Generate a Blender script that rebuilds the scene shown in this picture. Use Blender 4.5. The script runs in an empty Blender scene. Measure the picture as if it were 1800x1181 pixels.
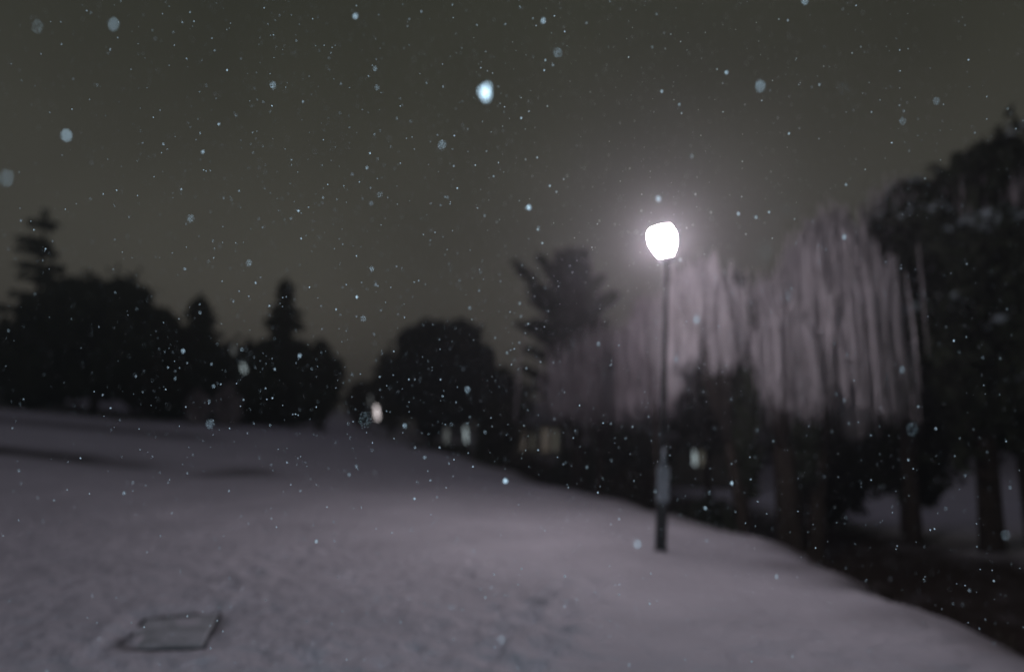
import bpy, math, random
import numpy as np
from mathutils import Vector, Matrix

# ------------------------------------------------------------------ camera
W, H, F = 1800.0, 1181.0, 1173.0          # frame of the photograph, focal length in its pixels
CAMZ = 1.6
PITCH = math.radians(7.0)
CP, SP = math.cos(PITCH), math.sin(PITCH)
scene = bpy.context.scene
COL = scene.collection
cam_d = bpy.data.cameras.new('camera')
cam = bpy.data.objects.new('camera', cam_d)
COL.objects.link(cam)
cam.location = (0, 0, CAMZ)
cam.rotation_euler = (math.pi / 2 + PITCH, 0, 0)
cam_d.sensor_width = 36
cam_d.lens = 36 * F / W
cam_d.clip_start = 0.05
cam_d.clip_end = 2000
cam_d.dof.use_dof = True
cam_d.dof.focus_distance = 1.9
cam_d.dof.aperture_fstop = 0.70
cam_d.dof.aperture_ratio = 1.2
scene.camera = cam

# ------------------------------------------------------------------ world: overcast snowy night sky above town glow
world = bpy.data.worlds.new('World')
scene.world = world
world.use_nodes = True
nt = world.node_tree
bg = nt.nodes['Background']
tc = nt.nodes.new('ShaderNodeTexCoord')
sep = nt.nodes.new('ShaderNodeSeparateXYZ')
rmp = nt.nodes.new('ShaderNodeValToRGB')
nt.links.new(tc.outputs['Generated'], sep.inputs[0])
nt.links.new(sep.outputs['Z'], rmp.inputs[0])
cn = nt.nodes.new('ShaderNodeTexNoise'); cn.inputs['Scale'].default_value = 3.0; cn.inputs['Detail'].default_value = 5
cm = nt.nodes.new('ShaderNodeMapRange'); cm.inputs['From Min'].default_value = .3; cm.inputs['From Max'].default_value = .7
cm.inputs['To Min'].default_value = .84; cm.inputs['To Max'].default_value = 1.16
cx_ = nt.nodes.new('ShaderNodeVectorMath'); cx_.operation = 'SCALE'
nt.links.new(tc.outputs['Generated'], cn.inputs['Vector']); nt.links.new(cn.outputs['Fac'], cm.inputs['Value'])
nt.links.new(rmp.outputs[0], cx_.inputs[0]); nt.links.new(cm.outputs[0], cx_.inputs['Scale'])
nt.links.new(cx_.outputs[0], bg.inputs['Color'])
e = rmp.color_ramp.elements
e[0].position = 0.0; e[0].color = (0.090, 0.081, 0.070, 1)
e[1].position = 0.95; e[1].color = (0.088, 0.080, 0.124, 1)   # unseen sky overhead, brightened and tinted lilac to lift the light on the snow
m_ = e.new(0.22); m_.color = (0.062, 0.060, 0.050, 1)
m_ = e.new(0.64); m_.color = (0.026, 0.028, 0.019, 1)
m_ = e.new(0.45); m_.color = (0.037, 0.0375, 0.028, 1)
bg.inputs['Strength'].default_value = 1.0

scene.view_settings.view_transform = 'Standard'
scene.view_settings.look = 'None'
scene.view_settings.exposure = 0
scene.view_settings.gamma = 1
cy = scene.cycles
cy.use_denoising = True
cy.max_bounces = 4
cy.diffuse_bounces = 2
cy.glossy_bounces = 1
cy.transmission_bounces = 2
cy.volume_bounces = 0
cy.transparent_max_bounces = 4
cy.sample_clamp_direct = 0
cy.sample_clamp_indirect = 2
cy.use_adaptive_sampling = False

# the camera's own flash: it is what lights the nearest flakes and the snow at the photographer's feet
fl_d = bpy.data.lights.new('camera_flash', 'POINT')
fl = bpy.data.objects.new('camera_flash', fl_d)
COL.objects.link(fl)
fl.location = (-0.16, -0.03, CAMZ + 0.16)
fl_d.shadow_soft_size = 0.015
fl_d.color = (0.60, 0.82, 1.0)
FLASH_I = 8.4
fl_d.energy = FLASH_I * 4 * math.pi * math.pi / math.pi

# ------------------------------------------------------------------ helpers
rng = np.random.default_rng(11)
random.seed(11)

def ray(px, py):
    dx = (px - W / 2) / F; v = (H / 2 - py) / F
    return np.array([dx, CP - v * SP, SP + v * CP])

def at(px, py, depth):
    """point that shows at photo pixel (px, py), 'depth' metres along the ground from the camera"""
    d = ray(px, py); t = depth / d[1]
    return np.array([0, 0, CAMZ]) + d * t

def tag(o, label=None, cat=None, group=None, kind=None):
    if label: o['label'] = label
    if cat: o['category'] = cat
    if group: o['group'] = group
    if kind: o['kind'] = kind
    return o

def empty(name, loc, rz=0.0):
    o = bpy.data.objects.new(name, None)
    o.location = loc; o.rotation_euler = (0, 0, rz); o.empty_display_size = 0.2
    COL.objects.link(o); return o

class MB:
    def __init__(s): s.v = []; s.f = []; s.n = 0
    def add(s, v, f):
        v = np.asarray(v, float).reshape(-1, 3); f = np.asarray(f, int)
        s.v.append(v); s.f.append(f + s.n); s.n += len(v)
    def box(s, c, size, rz=0.0):
        a = np.array([[x, y, z] for x in (-.5, .5) for y in (-.5, .5) for z in (-.5, .5)]) * np.array(size)
        if rz:
            cc, ss = math.cos(rz), math.sin(rz)
            a = a @ np.array([[cc, ss, 0], [-ss, cc, 0], [0, 0, 1]])
        s.add(a + np.array(c), [[0, 1, 3, 2], [4, 6, 7, 5], [0, 4, 5, 1], [2, 3, 7, 6], [0, 2, 6, 4], [1, 5, 7, 3]])
    def tube(s, pts, rad, n=7, cap=True):
        pts = np.asarray(pts, float); k = len(pts)
        rad = np.broadcast_to(np.asarray(rad, float), (k,))
        t = np.gradient(pts, axis=0); t /= np.linalg.norm(t, axis=1)[:, None] + 1e-9
        up = np.array([0, 0, 1.0]) if abs(t[0][2]) < .8 else np.array([1.0, 0, 0])
        a = np.cross(t, up); a /= np.linalg.norm(a, axis=1)[:, None] + 1e-9
        b = np.cross(t, a)
        th = np.arange(n) * 2 * math.pi / n
        v = pts[:, None, :] + rad[:, None, None] * (np.cos(th)[None, :, None] * a[:, None, :] + np.sin(th)[None, :, None] * b[:, None, :])
        i = np.arange(k - 1)[:, None] * n; j = np.arange(n)[None, :]; j2 = (j + 1) % n
        q = np.stack([i + j, i + j2, i + n + j2, i + n + j], -1).reshape(-1, 4)
        base = s.n
        s.add(v.reshape(-1, 3), q)
        if cap:
            s.capf = getattr(s, 'capf', [])
            s.capf.append([base + x for x in range(n)][::-1]); s.capf.append([base + (k - 1) * n + x for x in range(n)])
    def lathe(s, prof, c=(0, 0, 0), n=24):
        prof = np.asarray(prof, float)
        th = np.arange(n) * 2 * math.pi / n
        v = np.stack([prof[:, 0][:, None] * np.cos(th), prof[:, 0][:, None] * np.sin(th), np.repeat(prof[:, 1][:, None], n, 1)], -1)
        i = np.arange(len(prof) - 1)[:, None] * n; j = np.arange(n)[None, :]; j2 = (j + 1) % n
        q = np.stack([i + j, i + j2, i + n + j2, i + n + j], -1).reshape(-1, 4)
        s.add(v.reshape(-1, 3) + np.array(c), q)
    def quads(s, v):      # v: (k,4,3)
        k = len(v); s.add(v.reshape(-1, 3), np.arange(k * 4).reshape(k, 4))
    def build(s, name, mat, parent=None, smooth=False):
        me = bpy.data.meshes.new(name)
        v = np.concatenate(s.v)
        faces = [tuple(r) for a in s.f for r in a.tolist()] + [tuple(c) for c in getattr(s, 'capf', [])]
        me.from_pydata(v.tolist(), [], faces)
        me.materials.append(mat)
        if smooth:
            me.polygons.foreach_set('use_smooth', [True] * len(me.polygons))
        me.update()
        o = bpy.data.objects.new(name, me); COL.objects.link(o)
        if parent is not None: o.parent = parent
        return o

# ------------------------------------------------------------------ materials
def mat(name, col, rough=0.7, col2=None, scale=3.0, detail=4, metallic=0, bump=0.0, bscale=30, emit=None, estr=0, spec=0.3, trans=0):
    m = bpy.data.materials.new(name); m.use_nodes = True
    t = m.node_tree; p = t.nodes['Principled BSDF']
    p.inputs['Roughness'].default_value = rough
    p.inputs['Metallic'].default_value = metallic
    p.inputs['Specular IOR Level'].default_value = spec
    p.inputs['Base Color'].default_value = (*col, 1)
    tcn = t.nodes.new('ShaderNodeTexCoord')
    if col2 is not None:
        n = t.nodes.new('ShaderNodeTexNoise'); n.inputs['Scale'].default_value = scale; n.inputs['Detail'].default_value = detail
        r = t.nodes.new('ShaderNodeValToRGB')
        r.color_ramp.elements[0].position = .35; r.color_ramp.elements[0].color = (*col, 1)
        r.color_ramp.elements[1].position = .65; r.color_ramp.elements[1].color = (*col2, 1)
        t.links.new(tcn.outputs['Object'], n.inputs['Vector'])
        t.links.new(n.outputs['Fac'], r.inputs[0]); t.links.new(r.outputs[0], p.inputs['Base Color'])
    if bump:
        n2 = t.nodes.new('ShaderNodeTexNoise'); n2.inputs['Scale'].default_value = bscale; n2.inputs['Detail'].default_value = 5
        b = t.nodes.new('ShaderNodeBump'); b.inputs['Strength'].default_value = bump; b.inputs['Distance'].default_value = .03
        t.links.new(tcn.outputs['Object'], n2.inputs['Vector'])
        t.links.new(n2.outputs['Fac'], b.inputs['Height']); t.links.new(b.outputs[0], p.inputs['Normal'])
    if emit is not None:
        p.inputs['Emission Color'].default_value = (*emit, 1); p.inputs['Emission Strength'].default_value = estr
    return m

M = {}
M['pine'] = mat('dark_pine_needles', (.018, .030, .018), .8, (.040, .055, .032), .6)
M['leaf'] = mat('dark_evergreen_leaves', (.022, .031, .018), .8, (.055, .070, .042), .8)
M['leaf_brown'] = mat('brown_twiggy_leaves', (.030, .028, .018), .85, (.060, .052, .036), .8)
M['leaf_blue'] = mat('blue_green_leaves', (.014, .024, .030), .8, (.030, .045, .052), .7)
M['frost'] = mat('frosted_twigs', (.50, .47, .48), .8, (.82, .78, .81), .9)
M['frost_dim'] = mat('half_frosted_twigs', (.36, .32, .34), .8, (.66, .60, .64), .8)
M['snow_tuft'] = mat('snow_on_boughs', (.42, .52, .56), .7, (.62, .70, .74), 2.0)
M['bark'] = mat('bark', (.030, .024, .018), .9, (.062, .050, .040), 5, bump=.6, bscale=14)
M['soil'] = mat('soil', (.02, .017, .013), .9)
M['pole'] = mat('dark_green_pole_paint', (.035, .042, .042), .45, (.06, .068, .068), 6, bump=.1, bscale=60)
M['pole_base'] = mat('dark_pole_base', (.03, .032, .030), .5, (.055, .055, .05), 8, bump=.2, bscale=40)
M['panel'] = mat('blue_grey_sign_panel', (.38, .45, .50), .5, (.50, .57, .62), 7, bump=.05)
M['lamp_glass'] = mat('glowing_lamp_glass', (.9, .9, .9), .4, emit=(1.0, .88, .98), estr=1)
M['far_white'] = mat('far_white_light', (.9, .9, .9), .4, emit=(.95, .86, .86), estr=1.7)
M['far_blue'] = mat('far_bluish_light', (.8, .9, .9), .4, emit=(.50, .60, .62), estr=.8)
M['far_faint'] = mat('far_faint_light', (.8, .9, .9), .4, emit=(.16, .17, .165), estr=.45)
M['win_warm'] = mat('warm_lit_curtained_window', (.3, .25, .2), .4, emit=(.15, .13, .108), estr=.42)
M['win_dim'] = mat('faintly_lit_window', (.3, .28, .25), .4, emit=(.085, .082, .066), estr=.8)
M['wall'] = mat('rendered_house_wall', (.14, .13, .105), .9, (.19, .175, .14), 1.2, bump=.2)
M['roof'] = mat('snow_covered_roof', (.16, .16, .17), .8, (.26, .26, .27), 1.5)
M['frame'] = mat('dark_window_frame', (.06, .055, .05), .6)
M['flake'] = mat('snowflake', (.86, .93, .95), .5, spec=.5)
M['concrete'] = mat('dusted_concrete', (.40, .43, .43), .85, (.64, .66, .68), 5, bump=.5, bscale=18)
M['dark_metal'] = mat('dark_iron_frame', (.03, .035, .035), .6, (.06, .065, .06), 8)
M['grass'] = mat('dead_grass', (.032, .026, .016), .9, (.07, .055, .035), 3)

# ------------------------------------------------------------------ terrain
EY = np.array([-20, 0, 4, 6, 8, 10, 12.5, 14, 17, 20, 27, 35, 50, 80, 140, 220.])
EX = np.array([6.5, 4.7, 4.35, 4.15, 4.12, 4.45, 4.45, 4.1, 3.2, 1.7, -.7, -3.2, -7.5, -16, -40, -80.])
ctrl = np.array([(0, 0, 0), (0, 4, 0), (-3, 5, 0), (3, 5, -.15), (2.1, 10, -.32), (4.5, 6, -.35), (4.3, 11.5, -.62), (3.0, 16, -.52), (1.7, 20, -.50),
                 (-3, 35, -.3), (-7, 50, .1), (-12, 50, .7), (-18, 50, 1.1), (-24, 50, 1.6), (-38, 50, 3.3), (-10, 25, .45),
                 (-20, 25, 1.25), (-8, 12, .3), (-60, 60, 4.5), (-15, 10, .8), (-10, 0, .4), (0, -12, 0), (-40, 20, 2.6),
                 (-30, 100, 3.0), (-10, 90, 1.0), (-60, -10, 3), (10, -20, -.5), (-80, 200, 4), (20, 200, 0), (60, 50, -.5), (60, 0, -.5), (-1, 20, -.30), (-5, 30, .05), (-3, 15, -.02), (-6, 18, .12), (0, 14, -.22), (-1, 25, -.36), (-9, 40, .25)], float)
def _k(d): return np.sqrt(d * d + 25.0)
A = _k(np.linalg.norm(ctrl[:, None, :2] - ctrl[None, :, :2], axis=2))
PM = np.concatenate([np.ones((len(ctrl), 1)), ctrl[:, :2]], 1)
SOL = np.linalg.solve(np.block([[A - np.eye(len(ctrl)) * .35, PM], [PM.T, np.zeros((3, 3))]]), np.concatenate([ctrl[:, 2], np.zeros(3)]))
WTS, LIN = SOL[:-3], SOL[-3:]
def sm(x): x = np.clip(x, 0, 1); return x * x * (3 - 2 * x)
def upper(x, y):
    x = np.asarray(x, float); y = np.asarray(y, float); z = LIN[0] + LIN[1] * x + LIN[2] * y
    for (cx, cyy, _), w in zip(ctrl, WTS): z = z + w * _k(np.hypot(x - cx, y - cyy))
    return z
def edge(x, y): return x - np.interp(y, EY, EX) + .25 * np.sin(y * .9) * sm((y - 8) / 6) + .12 * np.sin(y * 2.3 + 1)
def low(x, y): return -1.72 + .10 * np.sin(x * .35 + .5) * np.cos(y * .22) + .035 * np.clip(x - 11, 0, 40)
TR0, TR1 = np.array([-.05, 4.6]), np.array([.72, 7.4])      # the trodden trail's two ends
HP = None
def ground(x, y):
    x = np.asarray(x, float); y = np.asarray(y, float)
    s = edge(x, y); u = upper(x, y)
    wdt = 2.4 + .02 * np.clip(y, 0, 100)
    z = u + (low(x, y) - u) * sm((s + .15) / wdt)
    up = 1 - sm(s / 1.5)
    # low drifts across the slope on the left
    z = z + up * sm((-x - 2) / 8) * .10 * np.sin(y * .62 + x * .13 + 1.2) * sm((y - 9) / 8)
    z = z + .012 * np.sin(x * 3.1 + y * 1.3) * np.sin(y * 2.7 - x) + .02 * np.sin(x * .9 + 1) * np.sin(y * .8)
    return z
def ghit(px, py):
    d = ray(px, py); t = .5
    for _ in range(6000):
        p = np.array([0, 0, CAMZ]) + d * t
        if p[2] <= float(ground(p[0], p[1])): break
        t += .01 + t * .002
    return p
hatch = [ghit(*p) for p in ((252, 1078), (392, 1068), (362, 1128), (205, 1133))]

def seg_dist(x, y, a, b):
    ab = b - a; L = (ab ** 2).sum()
    t = np.clip(((x - a[0]) * ab[0] + (y - a[1]) * ab[1]) / L, 0, 1)
    return np.hypot(x - a[0] - t * ab[0], y - a[1] - t * ab[1]), t
def in_quad(x, y, q, off):
    m = None
    for i in range(4):
        a = q[i][:2]; b = q[(i + 1) % 4][:2]; n = np.array([b[1] - a[1], a[0] - b[0]]); n = n / np.linalg.norm(n)
        if np.dot(np.mean([w[:2] for w in q], axis=0) - a, n) > 0: n = -n
        dd = (x - a[0]) * n[0] + (y - a[1]) * n[1] - off
        m = dd if m is None else np.maximum(m, dd)
    return m      # <0 inside

# footprints of the trail, and the crusts broken out beside it
steps = []
for i in range(13):
    t = i / 12; c = TR0 + (TR1 - TR0) * t; sd = (-1) ** i * .13
    nrm = np.array([(TR1 - TR0)[1], -(TR1 - TR0)[0]]); nrm /= np.linalg.norm(nrm)
    steps.append((c + nrm * sd + rng.normal(0, .05, 2), rng.uniform(.09, .13)))
for _ in range(60):
    steps.append((np.array([rng.uniform(-3.0, 1.6), rng.uniform(4.4, 9.0)]), rng.uniform(.04, .09)))

def micro(x, y):
    z = np.zeros_like(x)
    for c, r in steps:
        m = (abs(x - c[0]) < .5) & (abs(y - c[1]) < .5)
        d = np.hypot(x[m] - c[0], (y[m] - c[1]) * .75)
        z[m] += -.034 * np.exp(-(d / r) ** 2) + .022 * np.exp(-((d - 1.7 * r) / (.6 * r)) ** 2)
    # wind ripples and small lumps near the camera
    near = 1 - sm((np.hypot(x, y) - 9) / 14)
    wx = x + .3 * np.sin(y * 1.7); wy = y + .25 * np.sin(x * 2.1)
    z += near * (.011 * np.sin(wy * 11 + wx * 3) * np.sin(wx * 1.9 + wy * .7) + .008 * np.sin(wx * 9 + 2) * np.sin(wy * 7.3))
    # the sunken hatch
    q = in_quad(x, y, hatch, .0)
    z -= .05 * sm((.18 - q) / .18)
    z += .035 * np.exp(-(np.hypot(x - 2.16, y - 10) / .22) ** 2)
    return z

def grid_axis(lo, hi, c, fine, grow):
    a = [c]; d = fine
    while a[-1] < hi:
        a.append(a[-1] + d); d = fine + grow * max(0, abs(a[-1] - c) - 3.0)
    b = [c]; 
    while b[-1] > lo:
        d = fine + grow * max(0, abs(b[-1] - c) - 3.0); b.append(b[-1] - d)
    return np.array(b[::-1][:-1] + a)
gx = grid_axis(-230, 230, -.3, .055, .022)
gy = grid_axis(-30, 330, 6.2, .055, .018)
X, Y = np.meshgrid(gx, gy)
xr, yr = X.ravel(), Y.ravel()
Z = ground(xr, yr) + micro(xr, yr)
S = edge(xr, yr)
wob = .35 * np.sin(yr * 1.7 + xr) + .25 * np.sin(yr * 4.1 - xr * 2)
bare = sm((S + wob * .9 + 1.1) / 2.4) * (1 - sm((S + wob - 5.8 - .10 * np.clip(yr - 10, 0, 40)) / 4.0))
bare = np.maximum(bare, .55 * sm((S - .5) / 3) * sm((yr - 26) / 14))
# streaks of dark soil colour across the left slope, then a small bare patch
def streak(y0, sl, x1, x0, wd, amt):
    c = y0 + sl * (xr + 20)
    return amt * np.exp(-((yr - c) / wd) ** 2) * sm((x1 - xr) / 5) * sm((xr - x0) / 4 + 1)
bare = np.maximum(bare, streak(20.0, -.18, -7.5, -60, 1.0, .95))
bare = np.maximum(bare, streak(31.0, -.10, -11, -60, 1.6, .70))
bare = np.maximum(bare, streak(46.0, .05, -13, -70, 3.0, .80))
pc = ghit(412, 832)
bare = np.maximum(bare, .85 * np.exp(-(((xr - pc[0] + .25 * np.sin(yr * 2)) / .85) ** 2 + ((yr - pc[1]) / 1.3) ** 2)))
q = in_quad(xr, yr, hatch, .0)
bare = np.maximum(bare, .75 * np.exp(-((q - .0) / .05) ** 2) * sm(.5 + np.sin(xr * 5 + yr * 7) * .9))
far_leaf = sm((yr - 60) / 40)
bare = np.maximum(bare, .55 * far_leaf)
n0, n1 = len(gy), len(gx)
idx = (np.arange(n0 - 1)[:, None] * n1 + np.arange(n1 - 1)[None, :]).ravel()
me = bpy.data.meshes.new('ground')
nv = len(xr); nf = len(idx)
me.vertices.add(nv); me.vertices.foreach_set('co', np.stack([xr, yr, Z], 1).ravel())
me.loops.add(nf * 4); me.loops.foreach_set('vertex_index', np.stack([idx, idx + 1, idx + n1 + 1, idx + n1], 1).ravel())
me.polygons.add(nf); me.polygons.foreach_set('loop_start', np.arange(nf) * 4)
me.polygons.foreach_set('loop_total', np.full(nf, 4)); me.update(calc_edges=True)
me.polygons.foreach_set('use_smooth', np.ones(nf, bool))
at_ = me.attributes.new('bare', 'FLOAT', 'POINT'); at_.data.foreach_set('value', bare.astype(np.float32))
me.update()
gm = bpy.data.materials.new('snow_and_earth'); gm.use_nodes = True
t = gm.node_tree; p = t.nodes['Principled BSDF']
p.inputs['Roughness'].default_value = .75; p.inputs['Specular IOR Level'].default_value = .25
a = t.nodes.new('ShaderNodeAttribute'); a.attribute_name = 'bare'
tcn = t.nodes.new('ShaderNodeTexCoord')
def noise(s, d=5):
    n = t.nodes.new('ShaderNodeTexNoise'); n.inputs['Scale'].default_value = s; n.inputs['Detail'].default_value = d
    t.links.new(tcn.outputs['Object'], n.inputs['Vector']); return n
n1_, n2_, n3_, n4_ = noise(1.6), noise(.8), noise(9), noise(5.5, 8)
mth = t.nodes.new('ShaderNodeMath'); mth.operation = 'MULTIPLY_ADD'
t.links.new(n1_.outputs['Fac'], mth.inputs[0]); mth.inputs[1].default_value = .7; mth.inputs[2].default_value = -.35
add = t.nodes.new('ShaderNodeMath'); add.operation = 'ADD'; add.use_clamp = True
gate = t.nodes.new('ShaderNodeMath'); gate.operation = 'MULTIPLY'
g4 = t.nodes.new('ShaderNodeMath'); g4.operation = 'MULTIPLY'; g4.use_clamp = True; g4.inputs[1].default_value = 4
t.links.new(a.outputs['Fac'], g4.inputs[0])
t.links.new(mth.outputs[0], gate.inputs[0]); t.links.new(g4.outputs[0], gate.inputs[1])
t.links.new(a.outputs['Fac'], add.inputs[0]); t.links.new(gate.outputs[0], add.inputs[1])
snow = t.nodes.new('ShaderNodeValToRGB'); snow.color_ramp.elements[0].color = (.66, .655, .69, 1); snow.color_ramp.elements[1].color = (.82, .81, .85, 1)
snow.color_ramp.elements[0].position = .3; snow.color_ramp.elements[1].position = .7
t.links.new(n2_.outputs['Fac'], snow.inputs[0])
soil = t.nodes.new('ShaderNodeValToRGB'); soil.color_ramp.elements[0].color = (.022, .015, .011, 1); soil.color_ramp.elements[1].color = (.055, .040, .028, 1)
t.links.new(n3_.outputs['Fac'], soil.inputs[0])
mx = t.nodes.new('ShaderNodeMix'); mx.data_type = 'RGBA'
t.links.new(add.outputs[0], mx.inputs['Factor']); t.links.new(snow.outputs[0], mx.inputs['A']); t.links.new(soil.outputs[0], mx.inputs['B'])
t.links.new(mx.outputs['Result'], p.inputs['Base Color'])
b = t.nodes.new('ShaderNodeBump'); b.inputs['Strength'].default_value = .9; b.inputs['Distance'].default_value = .09
t.links.new(n4_.outputs['Fac'], b.inputs['Height']); t.links.new(b.outputs[0], p.inputs['Normal'])
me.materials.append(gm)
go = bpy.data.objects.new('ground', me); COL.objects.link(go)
tag(go, kind='structure', label='snow covered park slope falling away to a bare dark hollow')

def gz(x, y): return float(ground(x, y))

# ------------------------------------------------------------------ lamp post
lb = np.array([2.16, 10.0, gz(2.16, 10.0)])
top = at(1172, 455, 10.15)
lp = empty('lamp_post', lb)
tag(lp, 'tall slim lamp post with a glowing lantern and a pale blue panel on its shaft', 'lamp post')
lean = Vector((top - lb)).normalized()
lp.rotation_euler = Vector((0, 0, 1)).rotation_difference(lean).to_euler()
L = float(np.linalg.norm(top - lb))
m = MB(); m.lathe([(.0, -.25), (.085, -.25), (.085, 1.0), (.078, 1.06), (.045, 1.12), (.042, 1.6), (.031, L - .10), (.031, L - .02), (0, L - .02)], n=20)
m.build('pole', M['pole'], lp, True)
m = MB(); m.lathe([(0, -.1), (.11, -.1), (.11, .02), (.10, .05), (.0865, .07)], n=20); m.build('base_collar', M['pole_base'], lp, True)
pz0, pz1 = 1.60 - 1.07 + .25, 1.60 - .50 + .25
m = MB(); m.box((-.005, -.075, .98), (.17, .09, .50)); o = m.build('service_panel', M['panel'], lp)
bv = o.modifiers.new('b', 'BEVEL'); bv.width = .012; bv.segments = 3
m = MB(); m.tube([(0.0, -.055, 1.235), (0.005, -.055, 1.5)], .024, 8); m.build('conduit', M['panel'], lp, True)
lan = MB(); lan.lathe([(0, L - .03), (.055, L - .03), (.13, L + .0), (.135, L + .05), (0, L + .05)], n=20)
hd = lan.build('lantern', M['pole'], lp, True)
m = MB(); m.lathe([(.0, L + .052), (.09, L + .052), (.19, L + .25), (.20, L + .36), (.17, L + .46), (.0, L + .46)], n=8); gl = m.build('lamp_glass', M['lamp_glass'], hd)
m = MB(); m.lathe([(.0, L + .465), (.175, L + .465), (.17, L + .48), (.10, L + .53), (.03, L + .55), (.0, L + .56)], n=20); m.build('lantern_cap', M['pole'], hd, True)
hd.matrix_local = Matrix.Translation((0, 0, L)) @ Matrix.Rotation(math.radians(-13), 4, 'Y') @ Matrix.Translation((0, 0, -L))
M['lamp_glass'].node_tree.nodes['Principled BSDF'].inputs['Emission Strength'].default_value = 215

# ------------------------------------------------------------------ trees
def rand_unit(n):
    v = rng.normal(size=(n, 3)); return v / np.linalg.norm(v, axis=1)[:, None]
def leaf_quads(c, size, stretch=1.5, flat=None, hang=0.0):
    n = len(c); a = rand_unit(n)
    if flat is not None: a[:, 2] *= flat; a /= np.linalg.norm(a, axis=1)[:, None]
    b = rand_unit(n); b -= (a * b).sum(1)[:, None] * a; b /= np.linalg.norm(b, axis=1)[:, None]
    s = (size * rng.uniform(.6, 1.3, n))[:, None]
    a = a * s * stretch; b = b * s * .6
    return np.stack([c - a, c - b * .9, c + a, c + b], 1)
def blob(c, r, n, shell=.55):
    d = rand_unit(n); rr = rng.uniform(shell, 1, n) ** .6
    return np.asarray(c) + d * rr[:, None] * np.asarray(r)
def snow_tufts(centres, rad, name, parent, frac=.35, nper=26):
    for c, r in zip(centres, rad):
        if rng.random() > frac: continue
        m = MB()
        r = np.broadcast_to(np.asarray(r, float), (3,))
        d = rand_unit(nper); d[:, 2] = abs(d[:, 2]) * .7 + .35
        m.quads(leaf_quads(np.asarray(c) + d * r * .95, .10 + .05 * r.mean(), 1.2, flat=.2))
        m.build(name, M['snow_tuft'], parent)

def round_tree(px, depth, top_px, width_px, label, name='round_tree', cat='tree', group=None, low_frac=.12, material='leaf', dens=1.0, nclump=46, snow=0.0, base=None, off=0.0, lumpy=.22, taper=0.0, trunk_r=None, leaf=.16):
    x = at(px, 700, depth)[0]; z0 = gz(x, depth)
    Ht = at(px, top_px, depth)[2] - z0; R = width_px / 2 * depth / F
    o = empty(name, (x, depth, z0)); tag(o, label, cat, group)
    zb = Ht * low_frac; cz = (Ht + zb) / 2; hz = (Ht - zb) / 2
    tr = trunk_r or max(.06, R * .07)
    m = MB(); m.tube([(0, 0, -.4), (0, 0, .1), (.02 * R, 0, zb), (off * .4, .0, cz), (off * .8, 0, cz + hz * .5)], [tr * 1.4, tr * 1.15, tr, tr * .7, tr * .2], 9)
    for i in range(9):
        th = i * 2.4 + rng.uniform(0, 1); zz = zb + (i / 9) * hz * .9
        e_ = np.array([off * .6 + math.cos(th) * R * .75, math.sin(th) * R * .75, zz + hz * rng.uniform(.35, .7)])
        m.tube([(0.01 * R, 0, zz), e_ * [.5, .5, 1] - [0, 0, hz * .15] if e_[2] > hz * .15 + zz else e_ * .6 + np.array([0, 0, zz * .4]), e_], [tr * .55, tr * .3, tr * .1], 6)
    m.build('trunk', M['bark'], o, True)
    m = MB(); cs = []; rs = []
    for i in range(nclump):
        d = rand_unit(1)[0]; f = rng.uniform(.55, 1.0)
        zt = d[2] * f; wd = 1 - taper * max(0, zt)
        c = np.array([off + d[0] * f * R * wd, d[1] * f * R * wd, cz + zt * hz])
        r = np.array([R, R, min(R, hz)]) * rng.uniform(.13, .13 + lumpy)
        cs.append(c); rs.append(r)
        nl = int(dens * 150 * max(.3, (r.mean() / leaf / 5) ** 2) * 2.0) if r.mean() > .2 else 60
        nl = min(nl, int(520 * dens))
        m.quads(leaf_quads(blob(c, r, nl), leaf * (.7 + .05 * depth / 10) * (1 + .12 * R)))
    m.quads(leaf_quads(blob((off, 0, cz), (R * .80, R * .80, hz * .84), int(1500 * dens), .1), leaf * (1.2 + .22 * R)))
    k = 420                                   # loose sprays that break the outline
    dd = rand_unit(k // 7); pp = np.array([off, 0, cz]) + dd * np.array([R, R, hz]) * rng.uniform(.92, 1.10, (k // 7, 1)) * np.stack([1 - taper * np.clip(dd[:, 2], 0, 1)] * 2 + [np.ones(k // 7)], 1)
    m.quads(leaf_quads(np.repeat(pp, 7, 0) + rng.normal(0, .05 * R + .05, (len(pp) * 7, 3)), leaf * (.8 + .08 * R), 1.9))
    m.build('crown', M[material], o)
    if snow: snow_tufts(cs, rs, 'snow_patch', o, snow)
    return o

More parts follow.
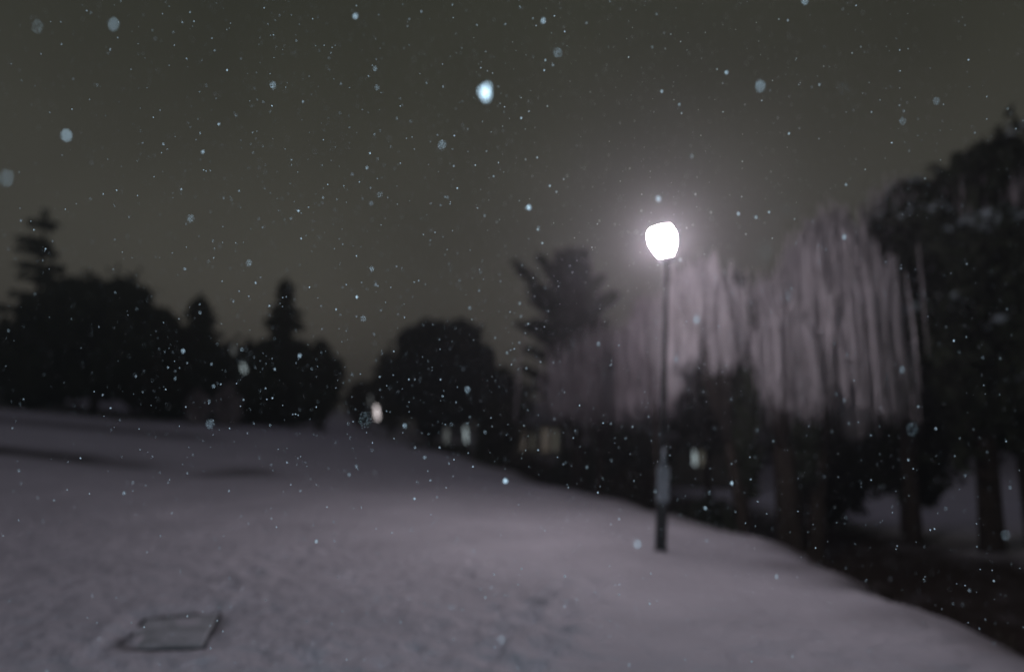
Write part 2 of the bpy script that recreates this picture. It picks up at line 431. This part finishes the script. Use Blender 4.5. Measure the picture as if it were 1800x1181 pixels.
def conifer(px, depth, top_px, width_px, label, name='conifer', group=None, droop=.25, layers=15, material='pine', low_frac=.08, power=.85, snow=0.0, dens=1.0):
    x = at(px, 700, depth)[0]; z0 = gz(x, depth)
    Ht = at(px, top_px, depth)[2] - z0; R = width_px / 2 * depth / F
    o = empty(name, (x, depth, z0)); tag(o, label, 'conifer', group)
    m = MB(); tr = .022 * Ht
    m.tube([(0, 0, -.4), (0, 0, Ht * .3), (.0, 0, Ht * .7), (0, 0, Ht)], [tr, tr * .75, tr * .4, .02], 9)
    q = MB(); cs = []
    for i in range(layers):
        f = (i + .3 * rng.random()) / layers; z = Ht * (low_frac + (1 - low_frac) * f * .98)
        r = R * (1 - f) ** power * rng.uniform(.80, 1.12) + .05 * R
        k = int(7 + 5 * (1 - f))
        for j in range(k):
            th = rng.uniform(0, 2 * math.pi); rr = r * rng.uniform(.65, 1.1)
            tip = np.array([math.cos(th) * rr, math.sin(th) * rr, z - droop * rr + .1 * rr])
            m.tube([(0, 0, z), (tip * .5 + np.array([0, 0, z * .5 + .04 * rr])), tip], [tr * .25 * (1 - f) + .015, tr * .15 + .008, .006], 5, cap=False)
            n = int(60 * dens * (.35 + rr / R)); tt = rng.uniform(.12, 1.02, n)[:, None]
            c = np.array([0, 0, z]) * (1 - tt) + tip * tt + rng.normal(0, 1, (n, 3)) * np.array([.09, .09, .055]) * (R * .55 + .25) * (1.15 - .5 * tt)
            c[:, 2] -= .10 * rr * rng.random(n)
            q.quads(leaf_quads(c, .085 * (1 + .25 * R), 1.6, flat=.6))
            cs.append(tip * .8 + np.array([0, 0, z * .2]))
    n = 50; q.quads(leaf_quads(np.stack([rng.normal(0, .05 * R, n), rng.normal(0, .05 * R, n), Ht - rng.random(n) * .1 * Ht], 1), .07 * (1 + .2 * R), 1.6))
    m.build('trunk', M['bark'], o, True)
    q.build('crown', M[material], o)
    if snow: snow_tufts(cs, [R * .12] * len(cs), 'snow_patch', o, snow, 12)
    return o

def strands(m, roots, lens, w, sway=.05, segs=5):
    n = len(roots); th = rng.uniform(0, 2 * math.pi, n); dr = np.stack([np.cos(th), np.sin(th), 0 * th], 1)
    out = rng.normal(0, sway, (n, 3)); out[:, 2] = 0
    tt = np.linspace(0, 1, segs + 1)
    P = [roots + out * (t_ ** .6) * lens[:, None] - np.array([0, 0, 1.0]) * (t_ * lens)[:, None] for t_ in tt]
    ww = w * rng.uniform(.5, 1.5, n)[:, None]
    for a_, b_, t0, t1 in zip(P[:-1], P[1:], tt[:-1], tt[1:]):
        f0 = .55 + 1.1 * math.sin(math.pi * min(.999, t0 * .9 + .1)); f1 = .55 + 1.1 * math.sin(math.pi * min(.999, t1 * .9 + .1))
        m.quads(np.stack([a_ - dr * ww * f0, a_ + dr * ww * f0, b_ + dr * ww * f1, b_ - dr * ww * f1], 1))
    k = n * 5; ii = rng.integers(0, n, k); t_ = rng.random(k)
    c = roots[ii] + out[ii] * (t_ ** .6)[:, None] * lens[ii][:, None] - np.array([0, 0, 1.0]) * (t_ * lens[ii])[:, None] + rng.normal(0, .07, (k, 3))
    m.quads(leaf_quads(c, w * 1.5, 2.6))

def willow(px, depth, top_px, width_px, bottom_px, label, trunk_px=None, n=700, material='frost', curtains=16, group=None, peak=1.0, trunk_r=.26, w=.022, name='weeping_willow', trunk_depth=None, zvar=.5, ymul=1.0):
    tx = at(trunk_px or px, 700, depth)[0]; cx = at(px, 700, depth)[0] - tx
    z0 = gz(tx, depth); Ht = at(px, top_px, depth)[2] - z0; zb = at(px, bottom_px, depth)[2] - z0
    R = width_px / 2 * depth / F
    o = empty(name, (tx, depth, z0)); tag(o, label, 'willow', group)
    m = MB(); fork = min(Ht * .38, Ht - 1.5)
    m.tube([(0, 0, -.4), (0, 0, .15), (cx * .15, .02, fork * .5), (cx * .35, 0, fork)], [trunk_r * 1.35, trunk_r * 1.1, trunk_r * .9, trunk_r * .75], 11)
    q = MB()
    for i in range(curtains):
        if rng.random() < .16: continue
        th = i * 2.4 + rng.uniform(-.3, .3); rr = R * math.sqrt((i + .6) / curtains) * .92
        dome = Ht - (Ht - zb) * .55 * (rr / R) ** (1.4 / peak) * rng.uniform(.7, 1.15) - .02 * Ht
        tip = np.array([cx + math.cos(th) * rr, math.sin(th) * rr * ymul, dome])
        s0 = np.array([cx * .35, 0, fork]); mid = s0 * .45 + tip * .55 + np.array([0, 0, .12 * Ht * (rr / R)])
        m.tube([s0 - [0, 0, .1], mid, tip], [trunk_r * .42, trunk_r * .24, .02], 6)
        k = int(n * 1.5 / curtains * rng.uniform(.3, 1.7)); sp = R * rng.uniform(.10, .26)
        roots = tip + rng.normal(0, 1, (k, 3)) * [sp, sp, .16 * R]
        k2 = k // 3; tt = rng.uniform(.35, 1, k2)[:, None]
        r2 = (mid * (1 - tt) + tip * tt) + rng.normal(0, 1, (k2, 3)) * [sp * .6, sp * .6, .1]
        roots = np.concatenate([roots, r2])
        ln = np.clip((roots[:, 2] - zb) * rng.uniform(.45, 1.0) * (1.0 if rng.random() < .6 else rng.uniform(.4, 1.45)) * rng.uniform(.55, 1.05, len(roots)), .35, None)
        strands(q, roots, ln, w * .8, segs=5)
    m.build('trunk', M['bark'], o, True)
    q.build('hanging_twigs', M[material], o)
    return o

BL = 'trees along the far side of the slope'
conifer(50, 46, 368, 190, 'tall dark cedar with wide flat tiers at the left border', 'cedar', droop=.05, layers=12, power=.6, dens=1.5, group=BL)
round_tree(165, 42, 480, 215, 'broad domed black tree just right of the tall cedar', group=BL, nclump=60, dens=1.3, low_frac=.10)
round_tree(28, 40, 565, 190, 'low dark spreading tree in front of the tall cedar', group=BL, nclump=40, low_frac=.08)
round_tree(268, 44, 560, 130, 'lower dark tree leaning on the right flank of the broad domed tree', group=BL, nclump=40, low_frac=.04, material='leaf_brown')
conifer(343, 46, 515, 150, 'short fir with a double tip between the domed tree and the slender spruce', 'fir', group=BL, layers=16, power=.7, dens=2.4)
round_tree(345, 48, 600, 120, 'dark bushy tree growing around the foot of the short fir', group=BL, nclump=34, low_frac=.02)
round_tree(418, 52, 598, 100, 'low brownish tree in the dip between fir and slender spruce', group=BL, nclump=30, low_frac=.03, material='leaf_brown', dens=.8)
conifer(495, 48, 488, 150, 'slender pointed spruce standing highest of the left row', 'spruce', group=BL, layers=20, power=.85, dens=2.4)
round_tree(478, 47, 610, 110, 'dark rounded tree at the foot of the slender spruce', group=BL, nclump=34, low_frac=.03)
round_tree(558, 46, 602, 84, 'dark oval tree at the right end of the left row', group=BL, nclump=34, low_frac=.06)
RG = 'trees around the lamp and the hollow'
round_tree(640, 60, 668, 60, 'small loose bush tree between the gap and the white lamp', 'small_tree', group=RG, nclump=22, low_frac=.02, material='leaf_brown', dens=.7)
round_tree(692, 50, 622, 74, 'dark shoulder tree against the left side of the big round tree', group=RG, nclump=30, low_frac=.06)
round_tree(785, 44, 568, 205, 'big round blue black tree in the middle distance', group=RG, nclump=70, low_frac=.18, material='leaf_blue', dens=1.3, snow=.10, lumpy=.12)
round_tree(885, 52, 645, 90, 'lower dark tree between the big round tree and the ragged tree', group=RG, nclump=30, low_frac=.1)

# tall ragged tree with projecting boughs
def ragged_tree():
    px, depth = 1015, 27; x = at(px, 700, depth)[0]; z0 = gz(x, depth)
    o = empty('ragged_tree', (x, depth, z0)); tag(o, 'tall ragged evergreen with a bough jutting left, behind and left of the lamp post', 'tree', RG)
    m = MB(); q = MB()
    def P(a, b_, dy=0.0): 
        w_ = at(a, b_, depth + dy); return np.array([w_[0] - x, dy, w_[2] - z0])
    m.tube([(0, 0, -.4), (0, 0, 1.5), P(1010, 650), P(1005, 540), P(1000, 450)], [.34, .28, .2, .12, .04], 9)
    bs = [((1005, 560), (912, 462)), ((1005, 600), (940, 560)), ((1003, 520), (962, 448)), ((1000, 500), (1005, 425)), ((1005, 540), (1028, 440)),
          ((1008, 600), (1090, 500)), ((1008, 640), (1105, 560)), ((1008, 620), (950, 610)), ((1008, 660), (935, 650)), ((1005, 560), (1060, 480)), ((1008, 580), (1120, 530)), ((1005, 590), (1000, 520)), ((1005, 640), (1050, 600))]
    bs = [((1005, 575), (908, 462)), ((1004, 520), (948, 452))]
    for k in range(64):
        yy = rng.uniform(432, 700); hw = float(np.interp(yy, [430, 500, 560, 620, 700], [14, 62, 92, 82, 74]))
        bs.append(((1006, yy + rng.uniform(25, 55)), (1006 + rng.uniform(-1, 1) ** 1 * hw * 1.1, yy)))
    for i, (a_, b_) in enumerate(bs):
        dy = rng.uniform(-.4, .4) if i < 2 else rng.uniform(-2.2, 2.2)
        s = P(*a_); e_ = P(b_[0], b_[1], dy); md = (s + e_) / 2 + [0, 0, .18]
        m.tube([s, md, e_], [.07, .04, .012], 6)
        n = 520; t_ = rng.uniform(.15, 1.04, n)[:, None]; L_ = np.linalg.norm(e_ - s)
        c = s * (1 - t_) ** 2 + 2 * md * t_ * (1 - t_) + e_ * t_ ** 2 + rng.normal(0, 1, (n, 3)) * np.array([.13, .13, .07]) * (1.5 - t_) * (.6 + .25 * L_)
        c[:, 2] -= .22 * rng.random(n) * (1.2 - t_[:, 0])
        q.quads(leaf_quads(c, .085, 2.2, flat=.5))
    m.build('trunk', M['bark'], o, True); q.build('crown', M['pine'], o)
ragged_tree()
round_tree(868, 41, 700, 56, 'small dark bush tree between the big round tree and the warm lit windows', group=RG, nclump=26, low_frac=.02)

# pale frosted trees round the lamp
WG = 'frosted weeping trees lit by the lamp'
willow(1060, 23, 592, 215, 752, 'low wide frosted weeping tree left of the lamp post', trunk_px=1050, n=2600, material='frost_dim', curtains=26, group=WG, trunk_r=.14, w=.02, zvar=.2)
willow(1232, 15.5, 452, 160, 660, 'nearest frosted willow, brightest, its twigs hanging just right of the lantern', trunk_px=1302, n=900, curtains=24, group=WG, trunk_r=.13, w=.016)
willow(1362, 16.0, 470, 140, 745, 'frosted willow with thin dark gaps and a thick trunk in the hollow', trunk_px=1378, n=1200, curtains=20, group=WG, trunk_r=.30, w=.018)
willow(1482, 16.3, 372, 185, 755, 'tallest pointed frosted willow standing between lamp and dark right tree', trunk_px=1420, n=2300, curtains=30, group=WG, trunk_r=.2, w=.02, peak=.75)
willow(1592, 18.0, 306, 120, 650, 'faint frosted willow reaching into the dark right tree', trunk_px=1590, n=1000, curtains=24, group=WG, trunk_r=.2, w=.02, material='frost', peak=.8)
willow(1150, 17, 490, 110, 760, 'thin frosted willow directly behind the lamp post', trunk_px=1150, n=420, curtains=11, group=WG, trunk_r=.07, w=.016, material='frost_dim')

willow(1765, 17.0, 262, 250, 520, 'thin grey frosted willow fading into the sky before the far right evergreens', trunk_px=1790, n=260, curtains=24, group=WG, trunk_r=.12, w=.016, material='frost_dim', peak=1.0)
round_tree(1722, 16.8, 292, 300, 'big dark evergreen with a leaning trunk and bluish snow on its boughs', 'evergreen_tree', group=RG, nclump=64, low_frac=.22, dens=1.0, snow=.45, lumpy=.26, off=.0, trunk_r=.25)
round_tree(1890, 17, 222, 340, 'dark evergreen filling the right border of the picture', 'evergreen_tree', group=RG, nclump=60, low_frac=.16, dens=1.0, snow=.4, lumpy=.26, trunk_r=.3)
round_tree(1238, 24, 650, 165, 'dark domed shrub tree right behind the lamp post', group=RG, nclump=46, low_frac=.46, trunk_r=.1)
round_tree(1575, 19.6, 655, 170, 'dark rounded tree under the faint frosted willow', group=RG, nclump=46, low_frac=.2, trunk_r=.12)
round_tree(1445, 21, 715, 130, 'low dark green bush under the tallest willow', 'bush', 'bush', group=RG, nclump=30, low_frac=.05, snow=.25)
round_tree(1120, 34, 760, 120, 'dark bush left behind the blue panel of the lamp post', 'bush', 'bush', group=RG, nclump=30, low_frac=.02)

round_tree(1304, 15.9, 500, 38, 'slim dark evergreen between the two nearest frosted willows', 'slim_evergreen', group=RG, nclump=22, low_frac=.25, dens=.7, trunk_r=.06)
round_tree(1398, 16.2, 560, 56, 'second slim dark evergreen, left of the tallest pointed willow', 'slim_evergreen', group=RG, nclump=22, low_frac=.3, dens=.7, trunk_r=.06)
# shrubs down in the hollow, along the foot of the bank
SG = 'dark shrubs in the hollow'
for i, (px, depth, tpx, wpx, lab) in enumerate([
        (775, 40, 785, 90, 'first low dark shrub on the bank, below the big round tree'),
        (850, 36, 803, 80, 'low dark shrub on the bank, left of the warm lit windows'),
        (925, 31, 812, 100, 'low dark shrub directly below the warm lit windows'),
        (1018, 28, 785, 90, 'taller dark shrub below the frosted tree left of the lamp'),
        (1080, 27, 785, 110, 'wide dark shrub between ragged evergreen and lamp post'),
        (1110, 22, 830, 80, 'small dark shrub just left of the lamp post foot'),
        (1245, 18, 880, 90, 'very low dark shrub on the bank right of the lamp post')]):
    round_tree(px, depth, tpx, wpx, lab, 'shrub', 'shrub', SG, low_frac=.0, nclump=24, material='leaf_brown' if i % 3 == 2 else 'leaf', dens=.8, trunk_r=.04, leaf=.12)

# far-off wood behind everything on the right and on the left hill
def wood(name, x0, x1, y0, y1, h0, h1, n, label):
    m = MB()
    for i in range(n):
        x = rng.uniform(x0, x1); y = rng.uniform(y0, y1); z = gz(x, y); h = rng.uniform(h0, h1); r = h * rng.uniform(.28, .42)
        m.quads(leaf_quads(blob((x, y, z + h * .52), (r, r, h * .48), 330, .3), .42))
        m.tube([(x, y, z - .3), (x, y, z + h * .6)], [.16, .08], 5, cap=False)
    tag(m.build(name, M['leaf'], None), label, 'wood', kind='stuff')
wood('far_wood', 7, 70, 40, 70, 4.5, 7.5, 70, 'dark far-off wood closing the view behind the frosted trees')
wood('hill_wood', -75, -27, 54, 75, 4.0, 6.5, 46, 'dark far-off wood on the hilltop behind the left row')

# ------------------------------------------------------------------ houses with lit windows
def house(px0, px1, py_base, py_top, depth, label, wins, wm, ht=None, doors=()):
    a_ = at(px0, py_base, depth); b_ = at(px1, py_base, depth); z0 = min(gz(a_[0], depth), gz(b_[0], depth)) - .2
    zt = at(px0, py_top, depth)[2]; x = (a_[0] + b_[0]) / 2; w_ = b_[0] - a_[0]
    o = empty('house', (x, depth, z0)); tag(o, label, 'house')
    hh = zt - z0
    m = MB(); m.box((0, 3, hh / 2), (w_, 6, hh)); m.build('wall', M['wall'], o)
    m = MB(); r_ = .5
    v = [(-w_/2 - r_, -r_, hh - .1), (w_/2 + r_, -r_, hh - .1), (w_/2 + r_, 6 + r_, hh - .1), (-w_/2 - r_, 6 + r_, hh - .1), (-w_/2 - r_, 3, hh + 1.9), (w_/2 + r_, 3, hh + 1.9)]
    m.add(v, [[0, 1, 5, 4], [2, 3, 4, 5], [0, 3, 2, 1]]); m.capf = [[0, 4, 3], [1, 2, 5]]
    rf = m.build('roof', M['roof'], o)
    m = MB(); m.box((w_ * .25, 3.4, hh + 1.9), (.5, .5, 1.3)); m.build('chimney', M['wall'], rf)
    for (wx0, wx1, wy0, wy1, mt) in wins:
        p0 = at(wx0, wy1, depth); p1 = at(wx1, wy0, depth)
        cx_, cz_ = (p0[0] + p1[0]) / 2 - x, (p0[2] + p1[2]) / 2 - z0; ww, wh = p1[0] - p0[0], p1[2] - p0[2]
        m = MB()
        for sx in (-1, 1): m.box((cx_ + sx * (ww / 2 + .03), -.02, cz_), (.06, .08, wh + .12))
        for sz in (-1, 1): m.box((cx_, -.022, cz_ + sz * (wh / 2 + .03)), (ww, .076, .06))
        wo = m.build('window', M['frame'], o)
        m = MB(); m.box((cx_, -.004, cz_), (ww, .02, wh)); m.build('pane', M[mt], wo)
    m = MB(); m.box((w_ * .42, -.02, 1.15), (.9, .06, 2.0)); d_ = m.build('door', M['frame'], o)
    m = MB(); m.box((w_ * .42 - .35, -.07, 1.1), (.04, .05, .12)); m.build('handle', M['dark_metal'], d_)
house(886, 1000, 805, 742, 56, 'low house with a row of warm curtained windows beyond the hollow',
      [(903, 908, 756, 790, 'win_warm'), (915, 924, 754, 792, 'win_warm'), (934, 939, 762, 792, 'win_dim'), (951, 967, 753, 794, 'win_warm'), (973, 981, 755, 793, 'win_dim')], 'win_warm')
house(1168, 1330, 855, 768, 33, 'brownish low house with one bluish lit slit window behind the lamp post',
      [(1218, 1223, 776, 817, 'far_blue'), (1229, 1241, 780, 818, 'win_dim'), (1286, 1296, 784, 826, 'win_dim')], 'win_dim')
house(395, 530, 742, 700, 58, 'low dim house showing between the trunks of the left row',
      [(463, 478, 702, 722, 'win_dim'), (398, 410, 696, 716, 'win_dim'), (500, 508, 712, 728, 'win_dim')], 'win_dim')

# ------------------------------------------------------------------ far lamps
def far_lamp(px, py0, py1, wpx, depth, m_, label, tilt=0.0):
    p0 = at(px, py1, depth); p1 = at(px, py0, depth); r_ = wpx / 2 * depth / F; z0 = gz(p0[0], depth)
    o = empty('street_lamp', (p0[0], depth, z0)); tag(o, label, 'street lamp', 'small far lights')
    zb = p0[2] - z0; h = p1[2] - p0[2]
    m = MB(); m.tube([(0, 0, -.3), (0, 0, max(.1, zb))], [.06, .045], 8); m.build('pole', M['pole'], o, True)
    m = MB(); tx = tilt * h
    zz = max(.1, zb)
    m.tube([(0, 0, zz), (.15 * tx, 0, zz + .08 * h), (.5 * tx, 0, zz + .5 * h), (.9 * tx, 0, zz + .93 * h), (tx, 0, zz + h)], [r_ * .7, r_, r_, r_, r_ * .6], 12)
    m.build('lamp_glass', M[m_], o, True)
far_lamp(664, 714, 736, 5.5, 45, 'far_white', 'small bright white column light left of the big round tree', -.16)
far_lamp(652, 696, 712, 5, 48, 'far_faint', 'faint grey column light just left of the bright white one', -.1)
far_lamp(785, 753, 778, 8, 40.5, 'far_faint', 'faint broad column light under the big round tree')
far_lamp(820, 751, 777, 5, 40.0, 'far_blue', 'bluish column light under the right side of the big round tree', -.1)
far_lamp(431, 641, 653, 6, 44, 'far_blue', 'tilted bluish light high between fir and slender spruce', -.5)
far_lamp(413, 610, 622, 7, 46, 'far_faint', 'faint high light above the tilted bluish one', -.5)

# snowy garden shrubs left
for (px, py, lab) in ((350, 712, 'pale snow topped shrub at the foot of the short fir'), (402, 700, 'small pale snowy shrub right of the fir foot')):
    round_tree(px, 43, py - 20, 34, lab, 'snowy_shrub', 'shrub', 'pale snowy shrubs', low_frac=.0, nclump=10, material='frost_dim', trunk_r=.03, dens=.7)

# ------------------------------------------------------------------ hatch cover sunk in the snow
c0 = np.mean(hatch, axis=0); zc = c0[2] - .050
o = empty('hatch_cover', (c0[0], c0[1], zc)); tag(o, 'square hatch cover sunk in the snow, dark along its edges', 'hatch cover')
def inset(f, dz): return [np.array([c0[0] + (h[0] - c0[0]) * f - c0[0], c0[1] + (h[1] - c0[1]) * f - c0[1], dz + (h[2] - c0[2]) * f]) for h in hatch]
m = MB(); ou, ib = inset(1.0, .012), inset(.93, .012); ou2, ib2 = inset(1.0, -.06), inset(.93, -.06)
for i in range(4):
    j = (i + 1) % 4
    m.add([ou[i], ou[j], ib[j], ib[i], ou2[i], ou2[j], ib2[j], ib2[i]], [[0, 1, 2, 3], [0, 4, 5, 1], [3, 2, 6, 7], [4, 7, 6, 5]])
m.build('frame', M['dark_metal'], o)
m = MB(); a1, a2, a3 = inset(.915, .004), inset(.86, .018), inset(.915, -.06)
m.add(a1 + a2 + a3, [[4, 5, 6, 7], [0, 1, 5, 4], [1, 2, 6, 5], [2, 3, 7, 6], [3, 0, 4, 7], [8, 9, 1, 0], [9, 10, 2, 1], [10, 11, 3, 2], [11, 8, 0, 3]])
m.build('lid', M['concrete'], o)

# dead grass poking through in the hollow
m = MB(); n = 16000
gx_ = rng.uniform(-4, 16, n); gy_ = rng.uniform(3, 42, n); s_ = edge(gx_, gy_)
ok = (s_ > .3) & (s_ < 7.5) & (np.sin(gx_ * 1.3 + gy_) * np.sin(gy_ * .7 - gx_) > -.35); gx_, gy_ = gx_[ok], gy_[ok]; gzz = ground(gx_, gy_)
k = len(gx_); th = rng.uniform(0, 6.28, k); hgt = rng.uniform(.08, .34, k); bs = np.stack([gx_, gy_, gzz - .02], 1)
dv = np.stack([np.cos(th), np.sin(th), 0 * th], 1) * .012; tp = bs + np.stack([rng.normal(0, .09, k), rng.normal(0, .09, k), hgt], 1)
m.quads(np.stack([bs - dv, bs + dv, tp + dv * .3, tp - dv * .3], 1))
tag(m.build('grass', M['grass'], None), 'dead brown grass on the bank and in the hollow', 'grass', kind='stuff')

# ------------------------------------------------------------------ falling snow
def flake_mesh(name, seed):
    r = np.random.default_rng(seed)
    import bmesh
    bm = bmesh.new()
    for k in range(3):                       # a clump of crystals, one ragged body
        res = bmesh.ops.create_icosphere(bm, subdivisions=2 if k == 0 else 1, radius=1.0 if k == 0 else .5)
        sc = np.array([1, r.uniform(.7, 1), r.uniform(.5, .8)]) * (1 if k == 0 else 1)
        of = np.zeros(3) if k == 0 else (lambda d: d / np.linalg.norm(d) * .75)(r.normal(size=3))
        for v_ in res['verts']:
            q_ = np.array(v_.co) * sc * (1 + r.normal(0, .11)) + of; v_.co = Vector(q_)
    me_ = bpy.data.meshes.new(name); bm.to_mesh(me_); bm.free(); me_.materials.append(M['flake'])
    me_.polygons.foreach_set('use_smooth', [True] * len(me_.polygons))
    return me_
FM = [flake_mesh('snowflake', s) for s in range(5)]
def flake(loc, r_, label, group='falling snowflakes'):
    o = bpy.data.objects.new('snowflake', FM[random.randrange(5)]); COL.objects.link(o)
    o.location = loc; o.scale = (r_, r_, r_); o.rotation_euler = (random.uniform(0, 6), random.uniform(0, 6), random.uniform(0, 6))
    tag(o, label, 'snowflake', group); return o
def axis_pt(px, py, d):   # d metres along the lens axis
    r_ = ray(px, py); fwd = np.array([0, CP, SP]); return np.array([0, 0, CAMZ]) + r_ * (d / r_.dot(fwd))
# (px, py, distance, radius in mm, label)
BIG = [
 (854, 164, .62, 5.2, 'largest and brightest snowflake, a white disc high in the middle of the sky'),
 (930, 365, 1.0, 4.0, 'bright oblong snowflake left of the lamp and level with it'),
 (1157, 350, .95, 3.6, 'bright round snowflake just above the glowing lantern'),
 (1336, 151, .64, 2.6, 'blue snowflake disc in the upper right sky'),
 (1224, 562, .80, 2.6, 'cyan snowflake right of the lamp shaft before the frosted twigs'),
 (1120, 956, .72, 2.3, 'pale blue snowflake before the snow left of the lamp foot'),
 (882, 1124, .74, 1.7, 'cyan snowflake low before the snow near the bottom border'),
 (117, 238, .62, 2.3, 'blue snowflake disc in the left sky above the cedar'),
 (200, 43, .60, 1.7, 'dim blue oval snowflake in the top left corner region'),
 (66, 47, .58, 1.1, 'very dim greenish snowflake disc nearest the top left corner'),
 (777, 255, .74, 2.0, 'soft blue snowflake disc below and left of the brightest flake'),
 (980, 93, .70, 1.7, 'dim blue snowflake disc right of the brightest flake'),
 (955, 37, .95, 2.8, 'bright small snowflake near the top border above the dim blue disc'),
 (625, 29, .95, 2.8, 'bright bluish snowflake near the top border left of centre'),
 (335, 384, .82, 1.9, 'blue snowflake in the left sky above the short fir'),
 (480, 151, .85, 1.8, 'dim blue snowflake in the left sky between domed tree and top border'),
 (12, 313, .50, 1.3, 'dim grey blue snowflake disc touching the left border'),
 (1415, 2, .80, 2.4, 'cyan snowflake cut by the top border'),
 (1646, 178, .80, 1.5, 'dim grey snowflake in the far right sky'),
 (1587, 213, .82, 1.3, 'dimmer grey snowflake below and left of the far right one'),
 (1484, 156, .60, .8, 'barely visible snowflake disc in the right sky'),
 (1768, 940, .68, 1.5, 'dim blue snowflake at the right border above the dark hollow'),
 (1603, 754, .56, .9, 'dim greenish snowflake disc before the dark right tree'),
 (1586, 650, .85, 1.8, 'small grey oval snowflake before the dark rounded tree on the right'),
 (1345, 444, .52, .8, 'very dim large snowflake disc right of the lantern glow'),
 (1380, 369, .60, .8, 'very dim snowflake disc above the tallest willow'),
 (1484, 417, 1.0, 2.2, 'small cyan snowflake before the tallest willow tip'),
 (1298, 376, 1.15, 2.4, 'bright snowflake right of the lantern, first of a row of three'),
 (1329, 382, 1.15, 2.1, 'bright snowflake right of the lantern, second of a row of three'),
 (1352, 373, 1.3, 2.0, 'small snowflake right of the lantern, third of a row of three'),
 (1277, 128, 1.1, 2.4, 'bright snowflake left of the blue disc in the upper right sky'),
 (1163, 161, 1.2, 2.1, 'bright tiny snowflake high above the lantern'),
 (1196, 457, 1.1, 2.6, 'bright clumped snowflake just below the glowing lantern'),
 (1142, 414, 1.1, 2.5, 'bright snowflake touching the left side of the lantern glow'),
 (1216, 275, 1.0, 1.5, 'small cyan snowflake in the sky above and right of the lantern'),
 (1387, 235, 1.3, 2.2, 'tiny bright snowflake below the blue disc in the upper right sky'),
 (322, 617, 1.05, 2.2, 'bright blue snowflake before the short fir'),
 (527, 625, 1.1, 2.7, 'bright clumped snowflake before the slender spruce'),
 (369, 745, .72, 1.4, 'dim lilac snowflake disc below the pale snowy shrub'),
 (642, 737, .52, .9, 'dim large snowflake disc just left of the bright white light'),
 (556, 951, 1.15, 2.3, 'small cyan snowflake before the middle of the snow slope'),
 (711, 748, 1.0, 2.0, 'small blue snowflake right of the bright white light'),
 (357, 267, 1.15, 2.4, 'bright slanted snowflake in the left sky'),
 (627, 522, 1.3, 2.5, 'bright tiny snowflake in the dark sky gap left of the big round tree'),
 (668, 342, .95, 1.5, 'soft small blue snowflake in the middle left sky'),
 (1385, 519, .75, 1.1, 'dim blue snowflake before the willow with dark gaps'),
 (1240, 893, 1.1, 2.0, 'small cyan snowflake right of the lamp post foot'),
]
for px, py, d, r_, lab in BIG:
    d = 1 / (.526 + max(0., 1 / d - .588) * .56)
    flake(axis_pt(px, py, d), r_ * .001 * (1.25 if px != 854 else 1.85), lab)
taken = [(b_[0], b_[1]) for b_ in BIG]
cnt = 0
while cnt < 250:
    px = rng.uniform(10, 1790); py = rng.uniform(5, 1170)
    if rng.random() > (.25 + .75 * math.exp(-((px - 850) / 420) ** 2)) * (1.0 if py < 820 else .35): continue
    if min((px - a_) ** 2 + (py - b_) ** 2 for a_, b_ in taken) < 200: continue
    taken.append((px, py)); d = rng.uniform(1.45, 2.9) if rng.random() < .93 else rng.uniform(1.15, 1.4)
    big_ok = 2.3
    r_ = rng.lognormal(math.log(1.4), .38) * d ** .7 * (1.0 if d > 1.2 else .8)
    r_ = min(r_, big_ok)
    flake(axis_pt(px, py, d), r_ * .001, 'tiny pale snowflake, one of the many specks drifting through the air'); cnt += 1
# the finer snow, more than anyone could count
m = MB(); N = 20000
ico = np.array([(0, 0, 1), (0, 0, -1), (1, 0, 0), (-1, 0, 0), (0, 1, 0), (0, -1, 0)], float)
fa = np.array([(0, 2, 4), (0, 4, 3), (0, 3, 5), (0, 5, 2), (1, 4, 2), (1, 3, 4), (1, 5, 3), (1, 2, 5)])
d = (rng.random(N) ** .9) * 6.0 + 1.4; aa = rng.normal(-.02, .52, N); el = rng.uniform(-.5, .62, N)
c = np.stack([aa * d, d, CAMZ + el * d + .12 * d], 1)
gg = ground(c[:, 0], c[:, 1]); c = c[c[:, 2] > gg + .03]
for p_ in c:
    s_ = rng.lognormal(math.log(.0012), .42) * (.65 + .22 * p_[1])
    m.add(p_ + ico * s_ * rng.uniform(.6, 1.2, (6, 1)), fa)
tag(m.build('fine_snowfall', M['flake'], None), 'uncountable fine specks of falling snow filling the night air', 'snowfall', kind='stuff')

# ------------------------------------------------------------------ haze of the snowy air
m = MB(); x0, x1, y0, y1, z0, z1 = -240, 240, -40, 345, -3.2, 22
m.box(((x0 + x1) / 2, (y0 + y1) / 2, (z0 + z1) / 2), (x1 - x0, y1 - y0, z1 - z0))
hz = bpy.data.materials.new('haze'); hz.use_nodes = True; t = hz.node_tree
for n_ in list(t.nodes):
    if n_.type == 'BSDF_PRINCIPLED': t.nodes.remove(n_)
pv = t.nodes.new('ShaderNodeVolumePrincipled'); pv.inputs['Color'].default_value = (.80, .80, .84, 1); pv.inputs['Density'].default_value = .0058; pv.inputs['Anisotropy'].default_value = .82
t.links.new(pv.outputs[0], [n_ for n_ in t.nodes if n_.type == 'OUTPUT_MATERIAL'][0].inputs['Volume'])
tag(m.build('haze', hz, None), 'thin snowy haze in the night air', 'haze', kind='stuff')
